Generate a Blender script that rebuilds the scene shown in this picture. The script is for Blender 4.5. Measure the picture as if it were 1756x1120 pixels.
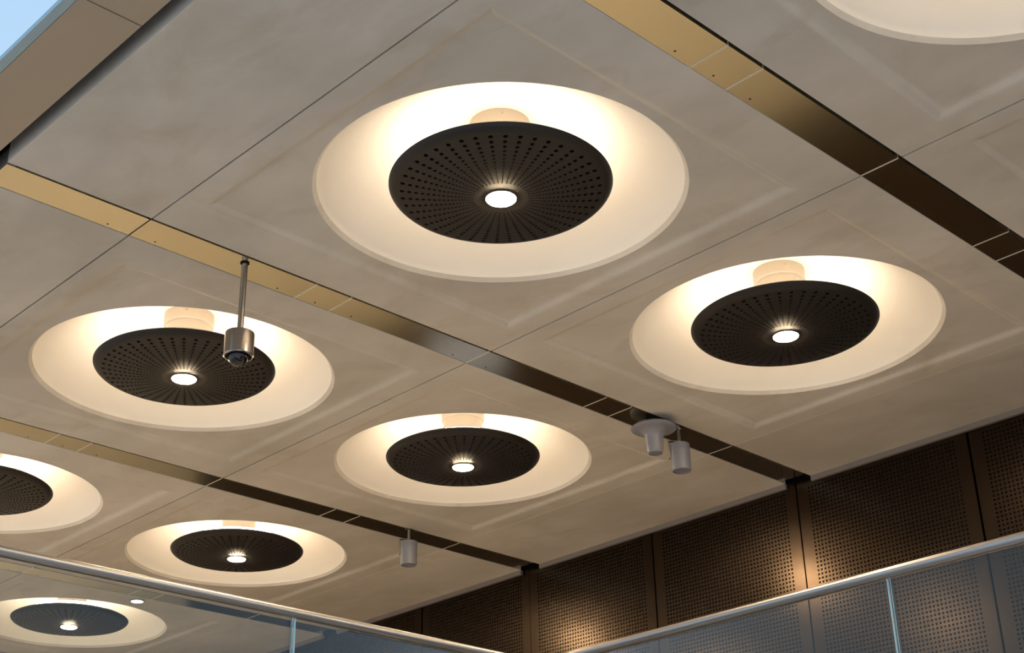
import bpy, bmesh, math, random
from mathutils import Matrix, Vector
random.seed(7)
for o in list(bpy.data.objects):
    bpy.data.objects.remove(o, do_unlink=True)
SC = bpy.context.scene
COL = SC.collection
PI = math.pi

# ------------------------------------------------------------------ camera
EYE = 1.6                      # camera height above the ground floor
CZ = EYE + 4.0                 # underside of the ceiling
cam_data = bpy.data.cameras.new('camera')
cam_data.sensor_fit = 'HORIZONTAL'
cam_data.sensor_width = 36.0
cam_data.lens = 50.977
cam_data.clip_start = 0.05
cam_data.clip_end = 500
cam = bpy.data.objects.new('camera', cam_data)
COL.objects.link(cam)
rx = Vector((0.72166594, -0.69196222, -0.01966095))
up = Vector((-0.29591896, -0.33404886, 0.8948985))
fw = Vector((0.62580367, 0.63999972, 0.44583643))
cam.matrix_world = Matrix(((rx.x, up.x, -fw.x, 0), (rx.y, up.y, -fw.y, 0), (rx.z, up.z, -fw.z, EYE), (0, 0, 0, 1)))
SC.camera = cam

# ------------------------------------------------------------------ sky, sun, exposure
world = bpy.data.worlds.new('sky')
SC.world = world
world.use_nodes = True
wn = world.node_tree
bg = wn.nodes['Background']
tc = wn.nodes.new('ShaderNodeTexCoord')
sep = wn.nodes.new('ShaderNodeSeparateXYZ')
ramp = wn.nodes.new('ShaderNodeValToRGB')
ramp.color_ramp.elements[0].position = 0.0
ramp.color_ramp.elements[0].color = (0.66, 0.82, 0.95, 1)
ramp.color_ramp.elements[1].position = 0.9
ramp.color_ramp.elements[1].color = (0.36, 0.60, 0.90, 1)
wn.links.new(tc.outputs['Generated'], sep.inputs[0])
wn.links.new(sep.outputs['Z'], ramp.inputs[0])
wn.links.new(ramp.outputs[0], bg.inputs['Color'])
bg.inputs['Strength'].default_value = 1.05

sun_data = bpy.data.lights.new('sun', 'SUN')
sun_data.energy = 5.5
sun_data.angle = 0.05
sun_data.color = (1.0, 0.96, 0.9)
sun = bpy.data.objects.new('sun', sun_data)
COL.objects.link(sun)
sun.location = (20, 0, 40)
sun.rotation_euler = Vector((-0.62, 0.18, -0.76)).to_track_quat('-Z', 'Y').to_euler()   # shines over the roof into the open court

SC.view_settings.view_transform = 'Standard'
SC.view_settings.look = 'None'
SC.view_settings.gamma = 1.0
SC.view_settings.use_curve_mapping = False
SC.view_settings.exposure = 0.0

LAMP = 710.0        # radiance of the lamp lenses
UPLIGHT = 14.0      # radiance of the opal ring on top of every disc

# ------------------------------------------------------------------ helpers
class MB:
    """collects faces; build() links them as one mesh object"""
    def __init__(self):
        self.v = []; self.f = []; self.m = []
    def face(self, pts, mat=0):
        i = len(self.v); self.v += [tuple(p) for p in pts]
        self.f.append(tuple(range(i, i + len(pts)))); self.m.append(mat)
    def box(self, x0, x1, y0, y1, z0, z1, mat=0, skip=''):
        i = len(self.v)
        self.v += [(x0, y0, z0), (x1, y0, z0), (x1, y1, z0), (x0, y1, z0), (x0, y0, z1), (x1, y0, z1), (x1, y1, z1), (x0, y1, z1)]
        for key, q in (('b', (0, 3, 2, 1)), ('t', (4, 5, 6, 7)), ('y0', (0, 1, 5, 4)), ('x1', (1, 2, 6, 5)), ('y1', (2, 3, 7, 6)), ('x0', (3, 0, 4, 7))):
            self.f.append(tuple(i + k for k in q)); self.m.append(mat)
    def lathe(self, prof, n=64, mat=0, cx=0, cy=0, cap0=False, cap1=False):
        """prof: list of (r, z)"""
        i = len(self.v)
        for r, z in prof:
            for k in range(n):
                a = 2 * PI * k / n
                self.v.append((cx + r * math.cos(a), cy + r * math.sin(a), z))
        for j in range(len(prof) - 1):
            for k in range(n):
                a = i + j * n + k; b = i + j * n + (k + 1) % n
                self.f.append((a, b, b + n, a + n)); self.m.append(mat)
        if cap0:
            self.f.append(tuple(i + k for k in reversed(range(n)))); self.m.append(mat)
        if cap1:
            j = i + (len(prof) - 1) * n
            self.f.append(tuple(j + k for k in range(n))); self.m.append(mat)
    def tube(self, p0, p1, r, n=16, mat=0, caps=True):
        p0 = Vector(p0); p1 = Vector(p1); d = (p1 - p0).normalized()
        a = d.orthogonal().normalized(); b = d.cross(a)
        i = len(self.v)
        for p in (p0, p1):
            for k in range(n):
                t = 2 * PI * k / n
                self.v.append(tuple(p + a * (r * math.cos(t)) + b * (r * math.sin(t))))
        for k in range(n):
            self.f.append((i + k, i + (k + 1) % n, i + n + (k + 1) % n, i + n + k)); self.m.append(mat)
        if caps:
            self.f.append(tuple(i + k for k in reversed(range(n)))); self.m.append(mat)
            self.f.append(tuple(i + n + k for k in range(n))); self.m.append(mat)
    def mesh(self, name, mats, smooth=None):
        me = bpy.data.meshes.new(name)
        me.from_pydata(self.v, [], self.f)
        if not isinstance(mats, (list, tuple)): mats = [mats]
        for m in mats: me.materials.append(m)
        me.polygons.foreach_set('material_index', self.m)
        if smooth is not None:
            me.polygons.foreach_set('use_smooth', [True] * len(me.polygons))
            me.set_sharp_from_angle(angle=math.radians(smooth))
        me.update()
        return me
    def build(self, name, mats, parent=None, loc=(0, 0, 0), smooth=None):
        return put(name, self.mesh(name, mats, smooth), parent, loc)

def put(name, me, parent=None, loc=(0, 0, 0)):
    o = bpy.data.objects.new(name, me)
    COL.objects.link(o)
    o.location = loc
    if parent: o.parent = parent
    return o

def empty(name, loc=(0, 0, 0)):
    o = bpy.data.objects.new(name, None)
    COL.objects.link(o); o.location = loc; o.empty_display_size = 0.1
    return o

def tag(o, label=None, cat=None, group=None, kind=None):
    if label: o['label'] = label
    if cat: o['category'] = cat
    if group: o['group'] = group
    if kind: o['kind'] = kind
    return o

# ------------------------------------------------------------------ materials
def mat(name, col, rough=0.5, metal=0.0, emit=None, estr=0.0, spec=0.5, aniso=0.0):
    m = bpy.data.materials.new(name); m.use_nodes = True
    b = m.node_tree.nodes['Principled BSDF']
    b.inputs['Base Color'].default_value = (*col, 1)
    b.inputs['Roughness'].default_value = rough
    b.inputs['Metallic'].default_value = metal
    b.inputs['Specular IOR Level'].default_value = spec
    if aniso: b.inputs['Anisotropic'].default_value = aniso
    if emit:
        b.inputs['Emission Color'].default_value = (*emit, 1)
        b.inputs['Emission Strength'].default_value = estr
    return m

def nd(m, t, **kw):
    n = m.node_tree.nodes.new(t)
    for k, v in kw.items():
        if k in n.inputs.keys(): n.inputs[k].default_value = v
        else: setattr(n, k, v)
    return n

def concrete(name, c_light, c_dark, c_stain, amount=0.5, rough=0.75):
    m = mat(name, c_light, rough, spec=0.25)
    L = m.node_tree.links.new; b = m.node_tree.nodes['Principled BSDF']
    geo = nd(m, 'ShaderNodeNewGeometry')
    mp = nd(m, 'ShaderNodeMapping'); mp.inputs['Scale'].default_value = (1.0, 0.55, 1.0); mp.inputs['Rotation'].default_value = (0, 0, 0.5)
    L(geo.outputs['Position'], mp.inputs['Vector'])
    n1 = nd(m, 'ShaderNodeTexNoise'); n1.inputs['Scale'].default_value = 1.3; n1.inputs['Detail'].default_value = 6; n1.inputs['Roughness'].default_value = 0.6
    n2 = nd(m, 'ShaderNodeTexNoise'); n2.inputs['Scale'].default_value = 3.1; n2.inputs['Detail'].default_value = 8; n2.inputs['Roughness'].default_value = 0.62; n2.inputs['Distortion'].default_value = 0.6
    n3 = nd(m, 'ShaderNodeTexNoise'); n3.inputs['Scale'].default_value = 60; n3.inputs['Detail'].default_value = 4
    L(mp.outputs[0], n1.inputs['Vector']); L(mp.outputs[0], n2.inputs['Vector']); L(geo.outputs['Position'], n3.inputs['Vector'])
    r1 = nd(m, 'ShaderNodeMapRange'); r1.inputs[1].default_value = 0.36; r1.inputs[2].default_value = 0.66
    r2 = nd(m, 'ShaderNodeMapRange'); r2.inputs[1].default_value = 0.52; r2.inputs[2].default_value = 0.75; r2.inputs[4].default_value = amount
    L(n1.outputs['Fac'], r1.inputs[0]); L(n2.outputs['Fac'], r2.inputs[0])
    x1 = nd(m, 'ShaderNodeMix', data_type='RGBA'); x1.inputs[6].default_value = (*c_dark, 1); x1.inputs[7].default_value = (*c_light, 1)
    L(r1.outputs[0], x1.inputs[0])
    x2 = nd(m, 'ShaderNodeMix', data_type='RGBA'); x2.inputs[7].default_value = (*c_stain, 1)
    L(r2.outputs[0], x2.inputs[0]); L(x1.outputs[2], x2.inputs[6])
    oi = nd(m, 'ShaderNodeObjectInfo')
    r3 = nd(m, 'ShaderNodeMapRange'); r3.inputs[3].default_value = 0.95; r3.inputs[4].default_value = 1.04
    L(oi.outputs['Random'], r3.inputs[0])
    hs = nd(m, 'ShaderNodeHueSaturation'); L(x2.outputs[2], hs.inputs['Color']); L(r3.outputs[0], hs.inputs['Value'])
    L(hs.outputs[0], b.inputs['Base Color'])
    # a few pinholes and a faint trowel relief
    bp = nd(m, 'ShaderNodeBump'); bp.inputs['Strength'].default_value = 0.12; bp.inputs['Distance'].default_value = 0.01
    ad = nd(m, 'ShaderNodeMath', operation='ADD'); L(n2.outputs['Fac'], ad.inputs[0])
    mu = nd(m, 'ShaderNodeMath', operation='MULTIPLY'); mu.inputs[1].default_value = 0.15; L(n3.outputs['Fac'], mu.inputs[0]); L(mu.outputs[0], ad.inputs[1])
    L(ad.outputs[0], bp.inputs['Height']); L(bp.outputs[0], b.inputs['Normal'])
    return m

def brushed(name, col, rough, streak=(1, 60, 1), var=0.08):
    m = mat(name, col, rough, 1.0)
    L = m.node_tree.links.new; b = m.node_tree.nodes['Principled BSDF']
    geo = nd(m, 'ShaderNodeNewGeometry')
    mp = nd(m, 'ShaderNodeMapping'); mp.inputs['Scale'].default_value = streak
    n = nd(m, 'ShaderNodeTexNoise'); n.inputs['Scale'].default_value = 6; n.inputs['Detail'].default_value = 4
    L(geo.outputs['Position'], mp.inputs['Vector']); L(mp.outputs[0], n.inputs['Vector'])
    r = nd(m, 'ShaderNodeMapRange'); r.inputs[3].default_value = rough - var; r.inputs[4].default_value = rough + var
    L(n.outputs['Fac'], r.inputs[0]); L(r.outputs[0], b.inputs['Roughness'])
    oi = nd(m, 'ShaderNodeObjectInfo')
    r3 = nd(m, 'ShaderNodeMapRange'); r3.inputs[3].default_value = 0.9; r3.inputs[4].default_value = 1.08
    L(oi.outputs['Random'], r3.inputs[0])
    hs = nd(m, 'ShaderNodeHueSaturation'); hs.inputs['Color'].default_value = (*col, 1); L(r3.outputs[0], hs.inputs['Value'])
    L(hs.outputs[0], b.inputs['Base Color'])
    return m

M_CONC = concrete('cast concrete', (0.575, 0.535, 0.49), (0.45, 0.415, 0.372), (0.40, 0.35, 0.28), 0.65)
M_DOME = concrete('painted dome', (0.80, 0.75, 0.68), (0.77, 0.715, 0.64), (0.74, 0.67, 0.59), 0.4, 0.6)
M_SLAB = mat('dark slab', (0.10, 0.095, 0.09), 0.9)
M_EDGE = concrete('shaded slab edge', (0.13, 0.118, 0.112), (0.10, 0.09, 0.087), (0.08, 0.072, 0.07), 0.5)  # concrete colour darkened to carry the shade inside the slot
M_BLACK = mat('matt black', (0.012, 0.011, 0.010), 0.85, spec=0.1)
M_PLATE = brushed('polished bronze', (0.565, 0.52, 0.395), 0.16, (60, 1, 1), 0.04)
M_SCREW = mat('screw head', (0.03, 0.025, 0.02), 0.5, 0.6)
M_SEAL = mat('pale sealant', (0.66, 0.60, 0.52), 0.7)
M_SEALD = mat('dark sealant', (0.05, 0.045, 0.04), 0.8)
M_WALL = brushed('dark bronze sheet', (0.05, 0.035, 0.025), 0.23, (1, 1, 40), 0.06)
M_SOFFIT = mat('brown soffit paint', (0.34, 0.27, 0.205), 0.45)
M_TRIM = mat('grey trim', (0.19, 0.165, 0.155), 0.4, 0.2)
M_DISC = mat('black disc paint', (0.0165, 0.0135, 0.0125), 0.5, spec=0.32)
M_LENS = mat('lamp lens', (1, 1, 1), 0.3, emit=(1.0, 0.77, 0.48), estr=LAMP)
M_RING = mat('opal uplight', (1, 1, 1), 0.5, emit=(1.0, 0.83, 0.62), estr=UPLIGHT)
M_MOUNT = mat('cream enamel', (0.38, 0.325, 0.26), 0.5)
M_STEEL = brushed('brushed steel', (0.36, 0.325, 0.30), 0.24, (1, 1, 30), 0.05)
M_RAIL = brushed('satin rail', (0.46, 0.43, 0.42), 0.34, (1, 1, 30), 0.05)
M_WHITE = mat('grey white plastic', (0.185, 0.185, 0.215), 0.45)
M_LENSGLASS = mat('black glass', (0.006, 0.006, 0.008), 0.04, spec=0.5)
M_FLOOR = concrete('pale floor', (0.62, 0.56, 0.48), (0.56, 0.50, 0.42), (0.50, 0.44, 0.36), 0.3, 0.5)
M_COURT = concrete('court paving', (0.52, 0.52, 0.51), (0.46, 0.46, 0.46), (0.42, 0.41, 0.40), 0.4, 0.7)
M_PLASTER = concrete('plaster', (0.52, 0.47, 0.40), (0.48, 0.43, 0.37), (0.45, 0.40, 0.34), 0.3)
M_PEDGE = mat('glass edge', (0.42, 0.60, 0.68), 0.15)

def glass_mat():
    m = bpy.data.materials.new('clear glass'); m.use_nodes = True
    t = m.node_tree; t.nodes.clear()
    out = t.nodes.new('ShaderNodeOutputMaterial'); mx = t.nodes.new('ShaderNodeMixShader')
    tr = t.nodes.new('ShaderNodeBsdfTransparent'); tr.inputs[0].default_value = (0.90, 0.93, 0.93, 1)
    gl = t.nodes.new('ShaderNodeBsdfGlossy'); gl.inputs['Roughness'].default_value = 0.02
    fr = t.nodes.new('ShaderNodeFresnel'); fr.inputs[0].default_value = 1.38
    t.links.new(fr.outputs[0], mx.inputs[0]); t.links.new(tr.outputs[0], mx.inputs[1]); t.links.new(gl.outputs[0], mx.inputs[2])
    t.links.new(mx.outputs[0], out.inputs[0])
    return m
M_GLASS = glass_mat()

# ------------------------------------------------------------------ measures (metres, x away from the court, y to the left)
X0, X1, X2, X3, XW = 2.463, 3.285, 5.761, 8.237, 9.24
PIT = 3.041; YA = 6.207; CW = 0.245
CH = [YA + PIT * k for k in (-2, -1, 0, 1, 2)]           # channels; B = CH[1], A = CH[2], C = CH[3], D = CH[4]
YL = YA + 3 * PIT - CW / 2 + 0.05                          # wall on the left
YR = CH[0] - CW / 2                                        # open right end
ZM = 2.2                                                   # upper floor
XB, YB, ZB = 5.09, 5.067, EYE + 1.7                        # balustrade lines and rail height
ROWS = [None] + [c + PIT / 2 for c in CH]       # panel rows
PW = PIT - CW                                              # panel width in y

# ------------------------------------------------------------------ floors
b = MB(); b.box(X0 - 0.4, XW + .3, YR - 0.3, YL + 0.3, -0.3, 0.0)
tag(b.build('floor', M_FLOOR), kind='structure')
b = MB(); b.box(-60, X0 - 0.4, -60, 60, -0.3, -0.002)
tag(b.build('floor_court', M_COURT), kind='structure')
b = MB(); b.box(X0 - .4, 60, -60, YR - .3, -.3, -.002)
tag(b.build('floor_bounce_cut', mat('dark bounce absorber', (.055, .055, .058), .6)), kind='structure')  # unseen ground, added dark to cut bounce light on the right-facing coffer bevels
b = MB()
b.box(XB - 0.08, XW + 0.1, YR, YB - 0.08, ZM - 0.35, ZM)
b.box(-1.3, XW + 0.1, YB - 0.08, YL, ZM - 0.35, ZM)
tag(b.build('floor_upper', M_FLOOR), kind='structure')

# ------------------------------------------------------------------ ceiling slab and its concrete panels
b = MB(); b.box(X0 + 0.06, XW + 0.3, YR - 0.2, YL + 0.2, CZ + 0.62, CZ + 0.85)
b.box(2.38, X0 + 0.06, YR - 0.2, YL + 0.2, CZ + 0.45, CZ + 0.62)
ceiling = tag(b.build('ceiling', M_SLAB), kind='structure')

HX = (X2 - X1) / 2 - 0.005; HY = PW / 2
LW, LH = 0.020, 0.022                                       # chamfered lip around every dome
RR = 0.985                                                  # dome opening
def coffer_mesh():
    b = MB(); zo = 0.025; n = 96; so, si = 1.118, 1.032
    o4 = [(-HX, -HY), (HX, -HY), (HX, HY), (-HX, HY)]
    a4 = [(-so, -so), (so, -so), (so, so), (-so, so)]
    i4 = [(-si, -si), (si, -si), (si, si), (-si, si)]
    for k in range(4):
        j = (k + 1) % 4
        b.face([(*o4[k], 0), (*a4[k], 0), (*a4[j], 0), (*o4[j], 0)])
        for q in range(8):                                   # softly rounded cast edge
            t0, t1 = q / 8, (q + 1) / 8; z0, z1 = [zo * t * t * (3 - 2 * t) for t in (t0, t1)]
            A = [so + (si - so) * t for t in (t0, t1)]
            P = lambda m, i, z: (a4[i][0] / so * m, a4[i][1] / so * m, z)
            b.face([P(A[0], k, z0), P(A[1], k, z1), P(A[1], j, z1), P(A[0], j, z0)])
        b.face([(*o4[k], 0), (*o4[j], 0), (*o4[j], .16), (*o4[k], .16)])
    def sq(a):
        c, s = math.cos(a), math.sin(a); m = si / max(abs(c), abs(s)); return (c * m, s * m, zo)
    for k in range(n):
        a0 = 2 * PI * k / n; a1 = 2 * PI * (k + 1) / n
        c0 = (RR * math.cos(a0), RR * math.sin(a0), zo); c1 = (RR * math.cos(a1), RR * math.sin(a1), zo)
        b.face([sq(a0), c0, c1, sq(a1)])
        d0 = ((RR - LW) * math.cos(a0), (RR - LW) * math.sin(a0), zo + LH); d1 = ((RR - LW) * math.cos(a1), (RR - LW) * math.sin(a1), zo + LH)
        b.face([c0, d0, d1, c1])
    me = b.mesh('coffered_panel', M_CONC)
    bm = bmesh.new(); bm.from_mesh(me); bmesh.ops.remove_doubles(bm, verts=bm.verts, dist=.0002); bm.to_mesh(me); bm.free()
    me.polygons.foreach_set('use_smooth', [True] * len(me.polygons)); me.set_sharp_from_angle(angle=math.radians(26))
    return me
me_coffer = coffer_mesh()
def plain_mesh(hx):
    b = MB(); b.box(-hx, hx, -HY, HY, 0, 0.16)
    return b.mesh('plain_panel', M_CONC)
me_near = plain_mesh((X1 - X0) / 2 - 0.0025)
me_far = plain_mesh((XW - 0.03 - X3) / 2 - 0.0025)
COLX = [(X1 + X2) / 2, (X2 + X3) / 2]
for r, y in enumerate(ROWS):
    if y is None: continue
    put('plain_panel', me_near, ceiling, ((X0 + X1) / 2 - .0025, y, CZ))
    for cx in COLX:
        put('coffered_panel', me_coffer, ceiling, (cx, y, CZ))
    put('plain_panel', me_far, ceiling, ((X3 + XW - 0.03) / 2 + .0025, y, CZ))
    for x, m, z in ((X1, M_SEALD, .02), (X2, M_SEALD, .018), (X3, M_SEAL, .002)):
        b = MB(); b.box(x - .006, x + .006, y - HY, y + HY, CZ + z, CZ + z + .05); b.build('joint_seal', m, ceiling)
# edge of the slab that shows in the slot
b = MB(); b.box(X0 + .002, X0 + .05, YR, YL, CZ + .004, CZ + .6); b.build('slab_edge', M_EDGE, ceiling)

# ------------------------------------------------------------------ bronze strips between the panel rows
def plate_bounds():
    xs = [X0 + .004, X1]
    for a, c in ((X1, X2), (X2, X3)): xs += [a + 1.105, a + 1.361, c]
    return xs + [XW - .09]
PB = plate_bounds()
b = MB(); b.lathe([(.0045, 0), (.007, .002)], 10, cap0=True); me_screw = b.mesh('screw', M_SCREW)
for i, y in enumerate(CH):
    b = MB(); b.box(X0, XW - .005, y - CW / 2, y + CW / 2, CZ + .09, CZ + .14)
    t = tag(b.build('trim_%d' % (i + 1), M_BLACK), kind='structure')
    for k in range(len(PB) - 1):
        x0, x1 = PB[k] + .004, PB[k + 1] - .004
        b = MB(); b.box(x0, x1, y - CW / 2 + .022, y + CW / 2 - .002, CZ + .003, CZ + .03)
        p = b.build('metal_plate', M_PLATE, t)
        sx = [x0 + .141, x1 - .141] if x1 - x0 > .5 else [(x0 + x1) / 2]
        if k == 0: sx = sx[1:]
        for q in sx: put('screw', me_screw, p, (q, y + .088, CZ + .0015))
        if k > 0:
            b = MB(); b.box(PB[k] - .004, PB[k] + .004, y - CW / 2 + .022, y + CW / 2 - .002, CZ + .002, CZ + .03)
            b.build('joint_seal', M_SEALD if PB[k] < 4 else M_SEAL, t)

# ------------------------------------------------------------------ soffit beyond the slot, towards the open court
t6 = MB(); t6.box(2.09, 2.35, YR, YL, CZ + .03, CZ + .05); t6.box(2.35, 2.388, YR, YL, CZ + .03, CZ + .45)
t6 = tag(t6.build('trim_6', M_SLAB), kind='structure')
yj = [YR] + [4.70 + 3.041 * k for k in range(-2, 4)] + [YL]
for k in range(len(yj) - 1):
    b = MB(); b.box(2.10, 2.39, yj[k] + .004, yj[k + 1] - .004, CZ, CZ + .03); b.build('soffit_panel', M_SOFFIT, t6)
b = MB(); b.box(2.055, 2.098, YR, YL, CZ + .002, CZ + .03); b.build('glazing_edge', mat('blue grey edge', (0.25, 0.36, 0.42), 0.25), t6)

# ------------------------------------------------------------------ far wall with perforated bronze panels
b = MB(); b.box(XW + .045, XW + .3, YR, YL, ZM, CZ + .62)
wall = tag(b.build('wall_far', M_BLACK), kind='structure')
PP = 1.5205
def perf_mesh():
    b = MB(); pit = .032; rad = .0088; nc = 41; z0, z1 = ZM + .02, CZ + .0
    hw = PP / 2 - .006; w = nc * pit / 2; nr = int((z1 - z0 - .10) / pit); zb = z0 + .05; zt = zb + nr * pit
    vid = {}
    def V(x, z):
        k = (round(x, 5), round(z, 5))
        if k not in vid: vid[k] = len(b.v); b.v.append((0, x, z))
        return vid[k]
    def q(*ids): b.f.append(ids); b.m.append(0)
    for c in range(nc):
        for r in range(nr):
            cx = -w + (c + .5) * pit; cz = zb + (r + .5) * pit; h = pit / 2
            O = [V(cx + dx * h, cz + dz * h) for dx, dz in ((1, 0), (1, 1), (0, 1), (-1, 1), (-1, 0), (-1, -1), (0, -1), (1, -1))]
            I = []
            for k in range(8):
                a = k * PI / 4; I.append(len(b.v)); b.v.append((0, cx + rad * math.cos(a), cz + rad * math.sin(a)))
            for k in range(8): q(O[k], O[(k + 1) % 8], I[(k + 1) % 8], I[k])
    for (y0, y1, za, zc) in ((-hw, -w, z0, z1), (w, hw, z0, z1), (-w, w, z0, zb), (-w, w, zt, z1)):
        b.face([(0, y0, za), (0, y1, za), (0, y1, zc), (0, y0, zc)])
    # returned edges
    b.face([(0, -hw, z0), (0, -hw, z1), (.03, -hw, z1), (.03, -hw, z0)]); b.face([(0, hw, z0), (.03, hw, z0), (.03, hw, z1), (0, hw, z1)])
    return b.mesh('perforated_panel', M_WALL)
me_perf = perf_mesh()
k = 0
for j in range(-6, 6):
    yc = 6.25 + PP * (j + .5)
    if yc - PP / 2 > YL or yc + PP / 2 < YR + .5: continue
    o = put('perforated_panel', me_perf, wall, (XW, yc, 0))
    o.rotation_euler = (0, math.radians(random.uniform(-.12, .12)), math.radians(random.uniform(-.25, .25)))
# unseen glowing pane on the far wall, added for its bluish reflection in the strips
wd = MB(); wd.box(XW - .02, XW - .012, 9.5, 10.75, 2.80, 3.40)
wd = tag(wd.build('glow_panel_1', mat('bluish glow pane', (.3, .35, .4), .1, emit=(.17, .19, .30), estr=.8)), kind='structure')
b = MB()
for q in ((9.44, 9.5, 2.74, 3.46), (10.75, 10.81, 2.74, 3.46), (9.5, 10.75, 3.40, 3.46), (9.5, 10.75, 2.74, 2.80)): b.box(XW - .04, XW - .002, *q)
b.build('glow_panel_frame', M_TRIM, wd)
# thin grey angle where the concrete meets the wall, cut at every strip
t7 = tag(empty('trim_7', (XW, YA, CZ)), kind='structure')
for y in ROWS[1:]:
    b = MB(); b.box(-.036, -.006, y - HY - YA, y + HY - YA, -.042, .0); b.build('ceiling_angle', M_TRIM, t7)

# side walls
b = MB(); b.box(X0, XW + .3, YL, YL + .2, 0, CZ + .85); tag(b.build('wall_left', M_PLASTER), kind='structure')
b = MB(); b.box(X0 + .06, XW + .3, YR - .2, YR - .005, CZ - .0, CZ + .62); b.build('end_fascia', M_EDGE, ceiling)
b = MB(); b.box(XW + .05, XW + .3, YR, YL, 0, ZM - .0); tag(b.build('wall_lower', M_PLASTER), kind='structure')

# ------------------------------------------------------------------ round ceiling lights
DEPTH = 0.025
def zdish(r): return -.030 + .040 * (r / .52) ** 2
def dish_mesh():
    b = MB(); ns = 44; ratio = .925
    radii = [.520 * ratio ** k for k in range(17)]
    hole = [.0128 * (r / .52) ** .95 for r in radii]
    bounds = [.520 / math.sqrt(ratio)] + [r * math.sqrt(ratio) for r in radii]
    vid = {}
    def V(r, a):
        k = (round(r, 5), round(a % (2 * PI), 4) % round(2 * PI, 4))
        if k not in vid: vid[k] = len(b.v); b.v.append((r * math.cos(a), r * math.sin(a), zdish(r)))
        return vid[k]
    da = 2 * PI / ns
    for i, r in enumerate(radii):
        ro, ri = bounds[i], bounds[i + 1]
        for s in range(ns):
            a = s * da
            O = [V(ro, a), V(ro, a + da / 2), V(r, a + da / 2), V(ri, a + da / 2), V(ri, a), V(ri, a - da / 2), V(r, a - da / 2), V(ro, a - da / 2)]
            I = []; J = []
            for k in range(8):
                t = -k * PI / 4                     # start radially outwards, same turn as O
                dr = hole[i] * math.cos(t); dt = -hole[i] * math.sin(t)
                rr = r + dr; aa = a + dt / r
                I.append(len(b.v)); b.v.append((rr * math.cos(aa), rr * math.sin(aa), zdish(rr)))
                J.append(len(b.v)); b.v.append((rr * math.cos(aa), rr * math.sin(aa), zdish(rr) + .006))
            for k in range(8):
                n = (k + 1) % 8
                b.f.append((O[k], I[k], I[n], O[n])); b.m.append(0)
                b.f.append((I[k], J[k], J[n], I[n])); b.m.append(0)
    rb = bounds[-1]; ro = bounds[0]
    # plain outer band that curls up to the rim, then the centre around the lamp
    b.lathe([(.586, .056), (.591, .051), (.591, .047), (.586, .038), (.574, .026), (.558, .017), (ro, zdish(ro))], 88)
    b.lathe([(rb, zdish(rb)), (.10, zdish(.10)), (.085, zdish(.085)), (.083, -.034), (.080, -.034), (.078, -.028)], 88)
    return b.mesh('perforated_disc', M_DISC, 25)
me_dish = dish_mesh()
b = MB(); b.lathe([(.586, .056), (.56, .070), (.47, .088), (.30, .09), (.290, .155), (.280, .155), (.275, .09), (.01, .09)], 64, cap1=True)
b.lathe([(.565, .045), (.40, .02), (.25, .005), (.10, -.008), (.01, -.008)], 64)
me_ring_prof = [(.40, .088), (.40, .128), (.388, .145), (.365, .152), (.30, .152)]
me_house = b.mesh('housing', M_BLACK, 30)
b = MB(); b.lathe([(.079, -.031), (.076, -.0365), (.062, -.0400), (.035, -.0425), (.008, -.0430)], 40, cap1=True); me_lens = b.mesh('lamp_lens', M_LENS, 60)
b = MB(); b.lathe(me_ring_prof, 36); me_ring = b.mesh('uplight_ring', M_RING, 60)
b = MB(); b.lathe([(.148, .10), (.148, .345)], 48); me_neck = b.mesh('mount_neck', M_MOUNT, 30)
b = MB(); b.lathe([(.148, .343), (.160, .346), (.165, .352), (.165, .46)], 48); me_flange = b.mesh('mount_flange', M_MOUNT, 30)
b = MB(); b.lathe([(.006, 0), (.006, .004)], 10, cap0=True); me_fscrew = b.mesh('flange_screw', M_STEEL)
b = MB()
aa, dd = RR - LW, .42; Rs = (aa * aa + dd * dd) / (2 * dd)
prof = []
for k in range(25):
    r = aa * (1 - k / 24) + .002 * (k / 24); prof.append((r, LH + math.sqrt(Rs * Rs - r * r) - (Rs - dd)))
b.lathe(prof, 96); me_dome = b.mesh('reflector_dome', M_DOME, 60)

def ceiling_light(x, y, label):
    t = empty('ceiling_light', (x, y, CZ + DEPTH))
    tag(t, label, 'ceiling light', 'round dome lights in the concrete ceiling')
    put('reflector_dome', me_dome, t)
    d = put('perforated_disc', me_dish, t); d['label'] = 'black perforated disc with a curled rim'
    put('housing', me_house, d)
    put('lamp_lens', me_lens, d)
    f = put('mount_flange', me_flange, t); put('mount_neck', me_neck, f)
    for k in range(4):
        a = k * PI / 2 + .9
        s = put('flange_screw', me_fscrew, f, (.165 * math.cos(a), .165 * math.sin(a), .40)); s.rotation_euler = (0, -PI / 2, a)
    put('uplight_ring', me_ring, d)
    return t
NEARX, FARX = COLX
for x, y, lab in (
    (NEARX, ROWS[2], 'largest round ceiling light in view, between two bronze strips above the steel pole camera'),
    (FARX, ROWS[2], 'round ceiling light near the perforated wall, right of the grey horn sensor'),
    (NEARX, ROWS[3], 'round ceiling light with the steel pole camera hanging in front of its disc'),
    (FARX, ROWS[3], 'round ceiling light between the two small grey cylinder spotlights, left of the horn sensor'),
    (FARX, ROWS[4], 'small round ceiling light just above the left glass balustrade rail'),
    (NEARX, ROWS[4], 'round ceiling light cut by the left edge, disc half out of view'),
    (FARX, ROWS[5], 'round ceiling light seen through the left glass balustrade at the bottom corner'),
    (NEARX, ROWS[1], 'round ceiling light cut by the top right corner, only its pale dome showing'),
    (FARX, ROWS[1], 'round ceiling light out beyond the right edge, nearest the bronze wall'),
    (NEARX, ROWS[5], 'round ceiling light out beyond the left edge, above the glass balustrade'),
):
    ceiling_light(x, y, lab)

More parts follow.
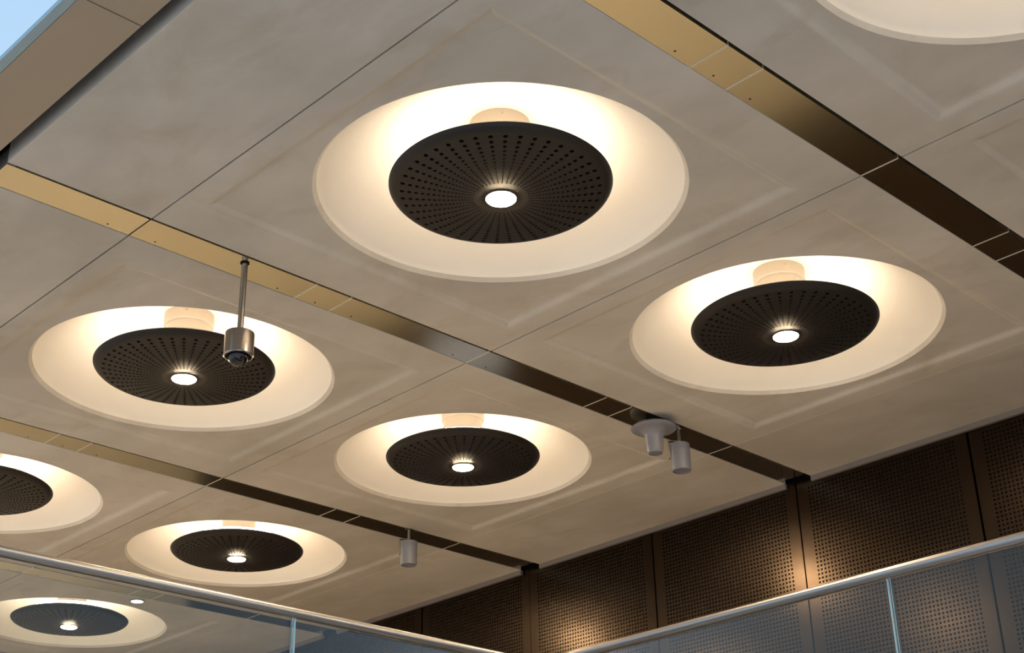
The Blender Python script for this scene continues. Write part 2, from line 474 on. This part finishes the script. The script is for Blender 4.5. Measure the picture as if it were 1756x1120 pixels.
# ------------------------------------------------------------------ pole camera
t = tag(empty('pole_camera', (3.932, 6.168, CZ + .003)), 'brushed steel camera with dark glass dome hanging on a thin pole', 'camera')
b = MB(); b.lathe([(.012, -.007), (.026, -.005), (.026, 0)], 32, cap1=True); b.build('ceiling_collar', M_BLACK, t, smooth=30)
b = MB(); b.lathe([(.0175, -.445), (.0175, 0)], 24); b.build('pole', M_STEEL, t, smooth=30)
b = MB(); b.lathe([(.012, -.440), (.072, -.440), (.080, -.444), (.082, -.450), (.082, -.580), (.079, -.585), (.073, -.585), (.071, -.565), (.05, -.555)], 48, cap1=True)
h = b.build('camera_body', M_STEEL, t, smooth=30)
b = MB(); b.lathe([(.071, -.565), (.071, -.581), (.058, -.583), (.056, -.570)], 48); b.build('lens_ring', M_BLACK, h, smooth=30)
b = MB(); b.lathe([(.056, -.570), (.055, -.595), (.047, -.616), (.032, -.631), (.015, -.638), (.002, -.640)], 40); b.build('glass_dome', M_LENSGLASS, h, smooth=60)
b = MB(); b.lathe([(.005, 0), (.005, .004)], 10, cap1=True); s = b.build('set_screw', M_STEEL, h, (-.082 * .7, -.082 * .7, -.57)); s.rotation_euler = (0, PI / 2, PI * 1.25)

# ------------------------------------------------------------------ horn shaped sensor and cylinder spotlights
t = tag(empty('ceiling_sensor', (7.42, 6.165, CZ + .003)), 'grey horn-shaped sensor with a wide flat disc under the bronze strip', 'sensor')
b = MB(); b.lathe([(.06, -.045), (.15, -.048), (.161, -.056), (.163, -.064), (.158, -.070), (.135, -.078), (.105, -.088), (.080, -.102), (.068, -.120), (.063, -.145), (.060, -.20), (.056, -.245), (.050, -.252), (.01, -.254)], 56, cap0=True, cap1=True)
b.build('horn', M_WHITE, t, smooth=40)
b = MB(); b.lathe([(.05, -.046), (.05, 0)], 32); b.build('mount_stub', M_BLACK, t, smooth=30)

def spotlight(x, y, label):
    t = tag(empty('cylinder_spotlight', (x, y, CZ + .003)), label, 'spotlight', 'small grey cylinder spotlights on the bronze strips')
    b = MB(); b.lathe([(.03, -.008), (.034, -.006), (.034, 0)], 28, cap0=True); b.build('ceiling_plate', M_STEEL, t, smooth=30)
    b = MB(); b.lathe([(.012, -.120), (.012, 0)], 16); b.build('stem', M_STEEL, t, smooth=30)
    b = MB(); b.lathe([(.018, -.125), (.062, -.120), (.070, -.112), (.070, -.312), (.066, -.317), (.060, -.317), (.058, -.308), (.01, -.304)], 40, cap0=True, cap1=True)
    h = b.build('lamp_head', M_WHITE, t, smooth=30)
    b = MB()
    for k in range(3):
        z = -.13 - .012 * k; b.lathe([(.0702, z), (.0715, z - .002), (.0715, z - .005), (.0702, z - .007)], 40)
    b.build('cooling_ring', M_WHITE, h, smooth=30)
    b = MB(); b.box(-.082, -.074, -.013, .013, -.22, -.085); b.box(-.082, .0, -.013, .013, -.090, -.084)
    br = b.build('side_bracket', M_STEEL, t); br.rotation_euler = (0, 0, -.78)
    return t
spotlight(7.70, 6.165, 'grey cylinder spotlight hanging beside the horn-shaped sensor')
spotlight(7.66, 9.150, 'grey cylinder spotlight hanging alone from the bronze strip left of the wall')

# small lit round downlight seen through the left pane
t = tag(empty('small_downlight', (7.03, 12.52, CZ)), 'tiny glowing round downlight seen through the left glass pane', 'downlight')
b = MB(); b.lathe([(.058, -.012), (.070, -.010), (.072, 0)], 32); b.build('bezel', M_WHITE, t, smooth=30)
b = MB(); b.lathe([(.058, -.011), (.03, -.016), (.004, -.017)], 32, cap1=True); b.build('lamp_lens', mat('small lens', (1, 1, 1), .3, emit=(1, .93, .82), estr=12), t, smooth=60)

# ------------------------------------------------------------------ glass balustrades of the upper floor
def balustrade(label, axis, fixed, bounds):
    if axis == 'y': org = (fixed, bounds[0], ZM)
    else: org = (bounds[0], fixed, ZM)
    t = tag(empty('glass_balustrade', org), label, 'balustrade')
    H = ZB - ZM
    L = bounds[-1] - bounds[0]
    P = (lambda s, w, z: (w, s, z)) if axis == 'y' else (lambda s, w, z: (s, w, z))
    def bx(b, s0, s1, w0, w1, z0, z1):
        if axis == 'y': b.box(w0, w1, s0, s1, z0, z1)
        else: b.box(s0, s1, w0, w1, z0, z1)
    b = MB(); b.tube(P(0, 0, H), P(L, 0, H), .0235, 24); b.build('handrail', M_RAIL, t, smooth=40)
    b = MB(); bx(b, 0, L, -.035, .035, 0, .09); b.build('base_channel', M_RAIL, t)
    for k in range(len(bounds) - 1):
        s0 = bounds[k] - bounds[0] + .006; s1 = bounds[k + 1] - bounds[0] - .006
        b = MB(); bx(b, s0 + .003, s1 - .003, -.006, .006, .02, H - .015); p = b.build('glass_pane', M_GLASS, t)
        for s in (s0, s1 - .003):
            b = MB(); bx(b, s, s + .003, -.0062, .0062, .09, H - .02); b.build('pane_edge', M_PEDGE, p)
balustrade('glass balustrade with satin rail rising to the right before the perforated wall', 'y', XB, [YR + .05, 1.5, 3.05, YB - .03])
balustrade('glass balustrade with satin rail crossing the lower left corner', 'x', YB, [-1.2, .4, 2.0, 3.6, XB - .03])
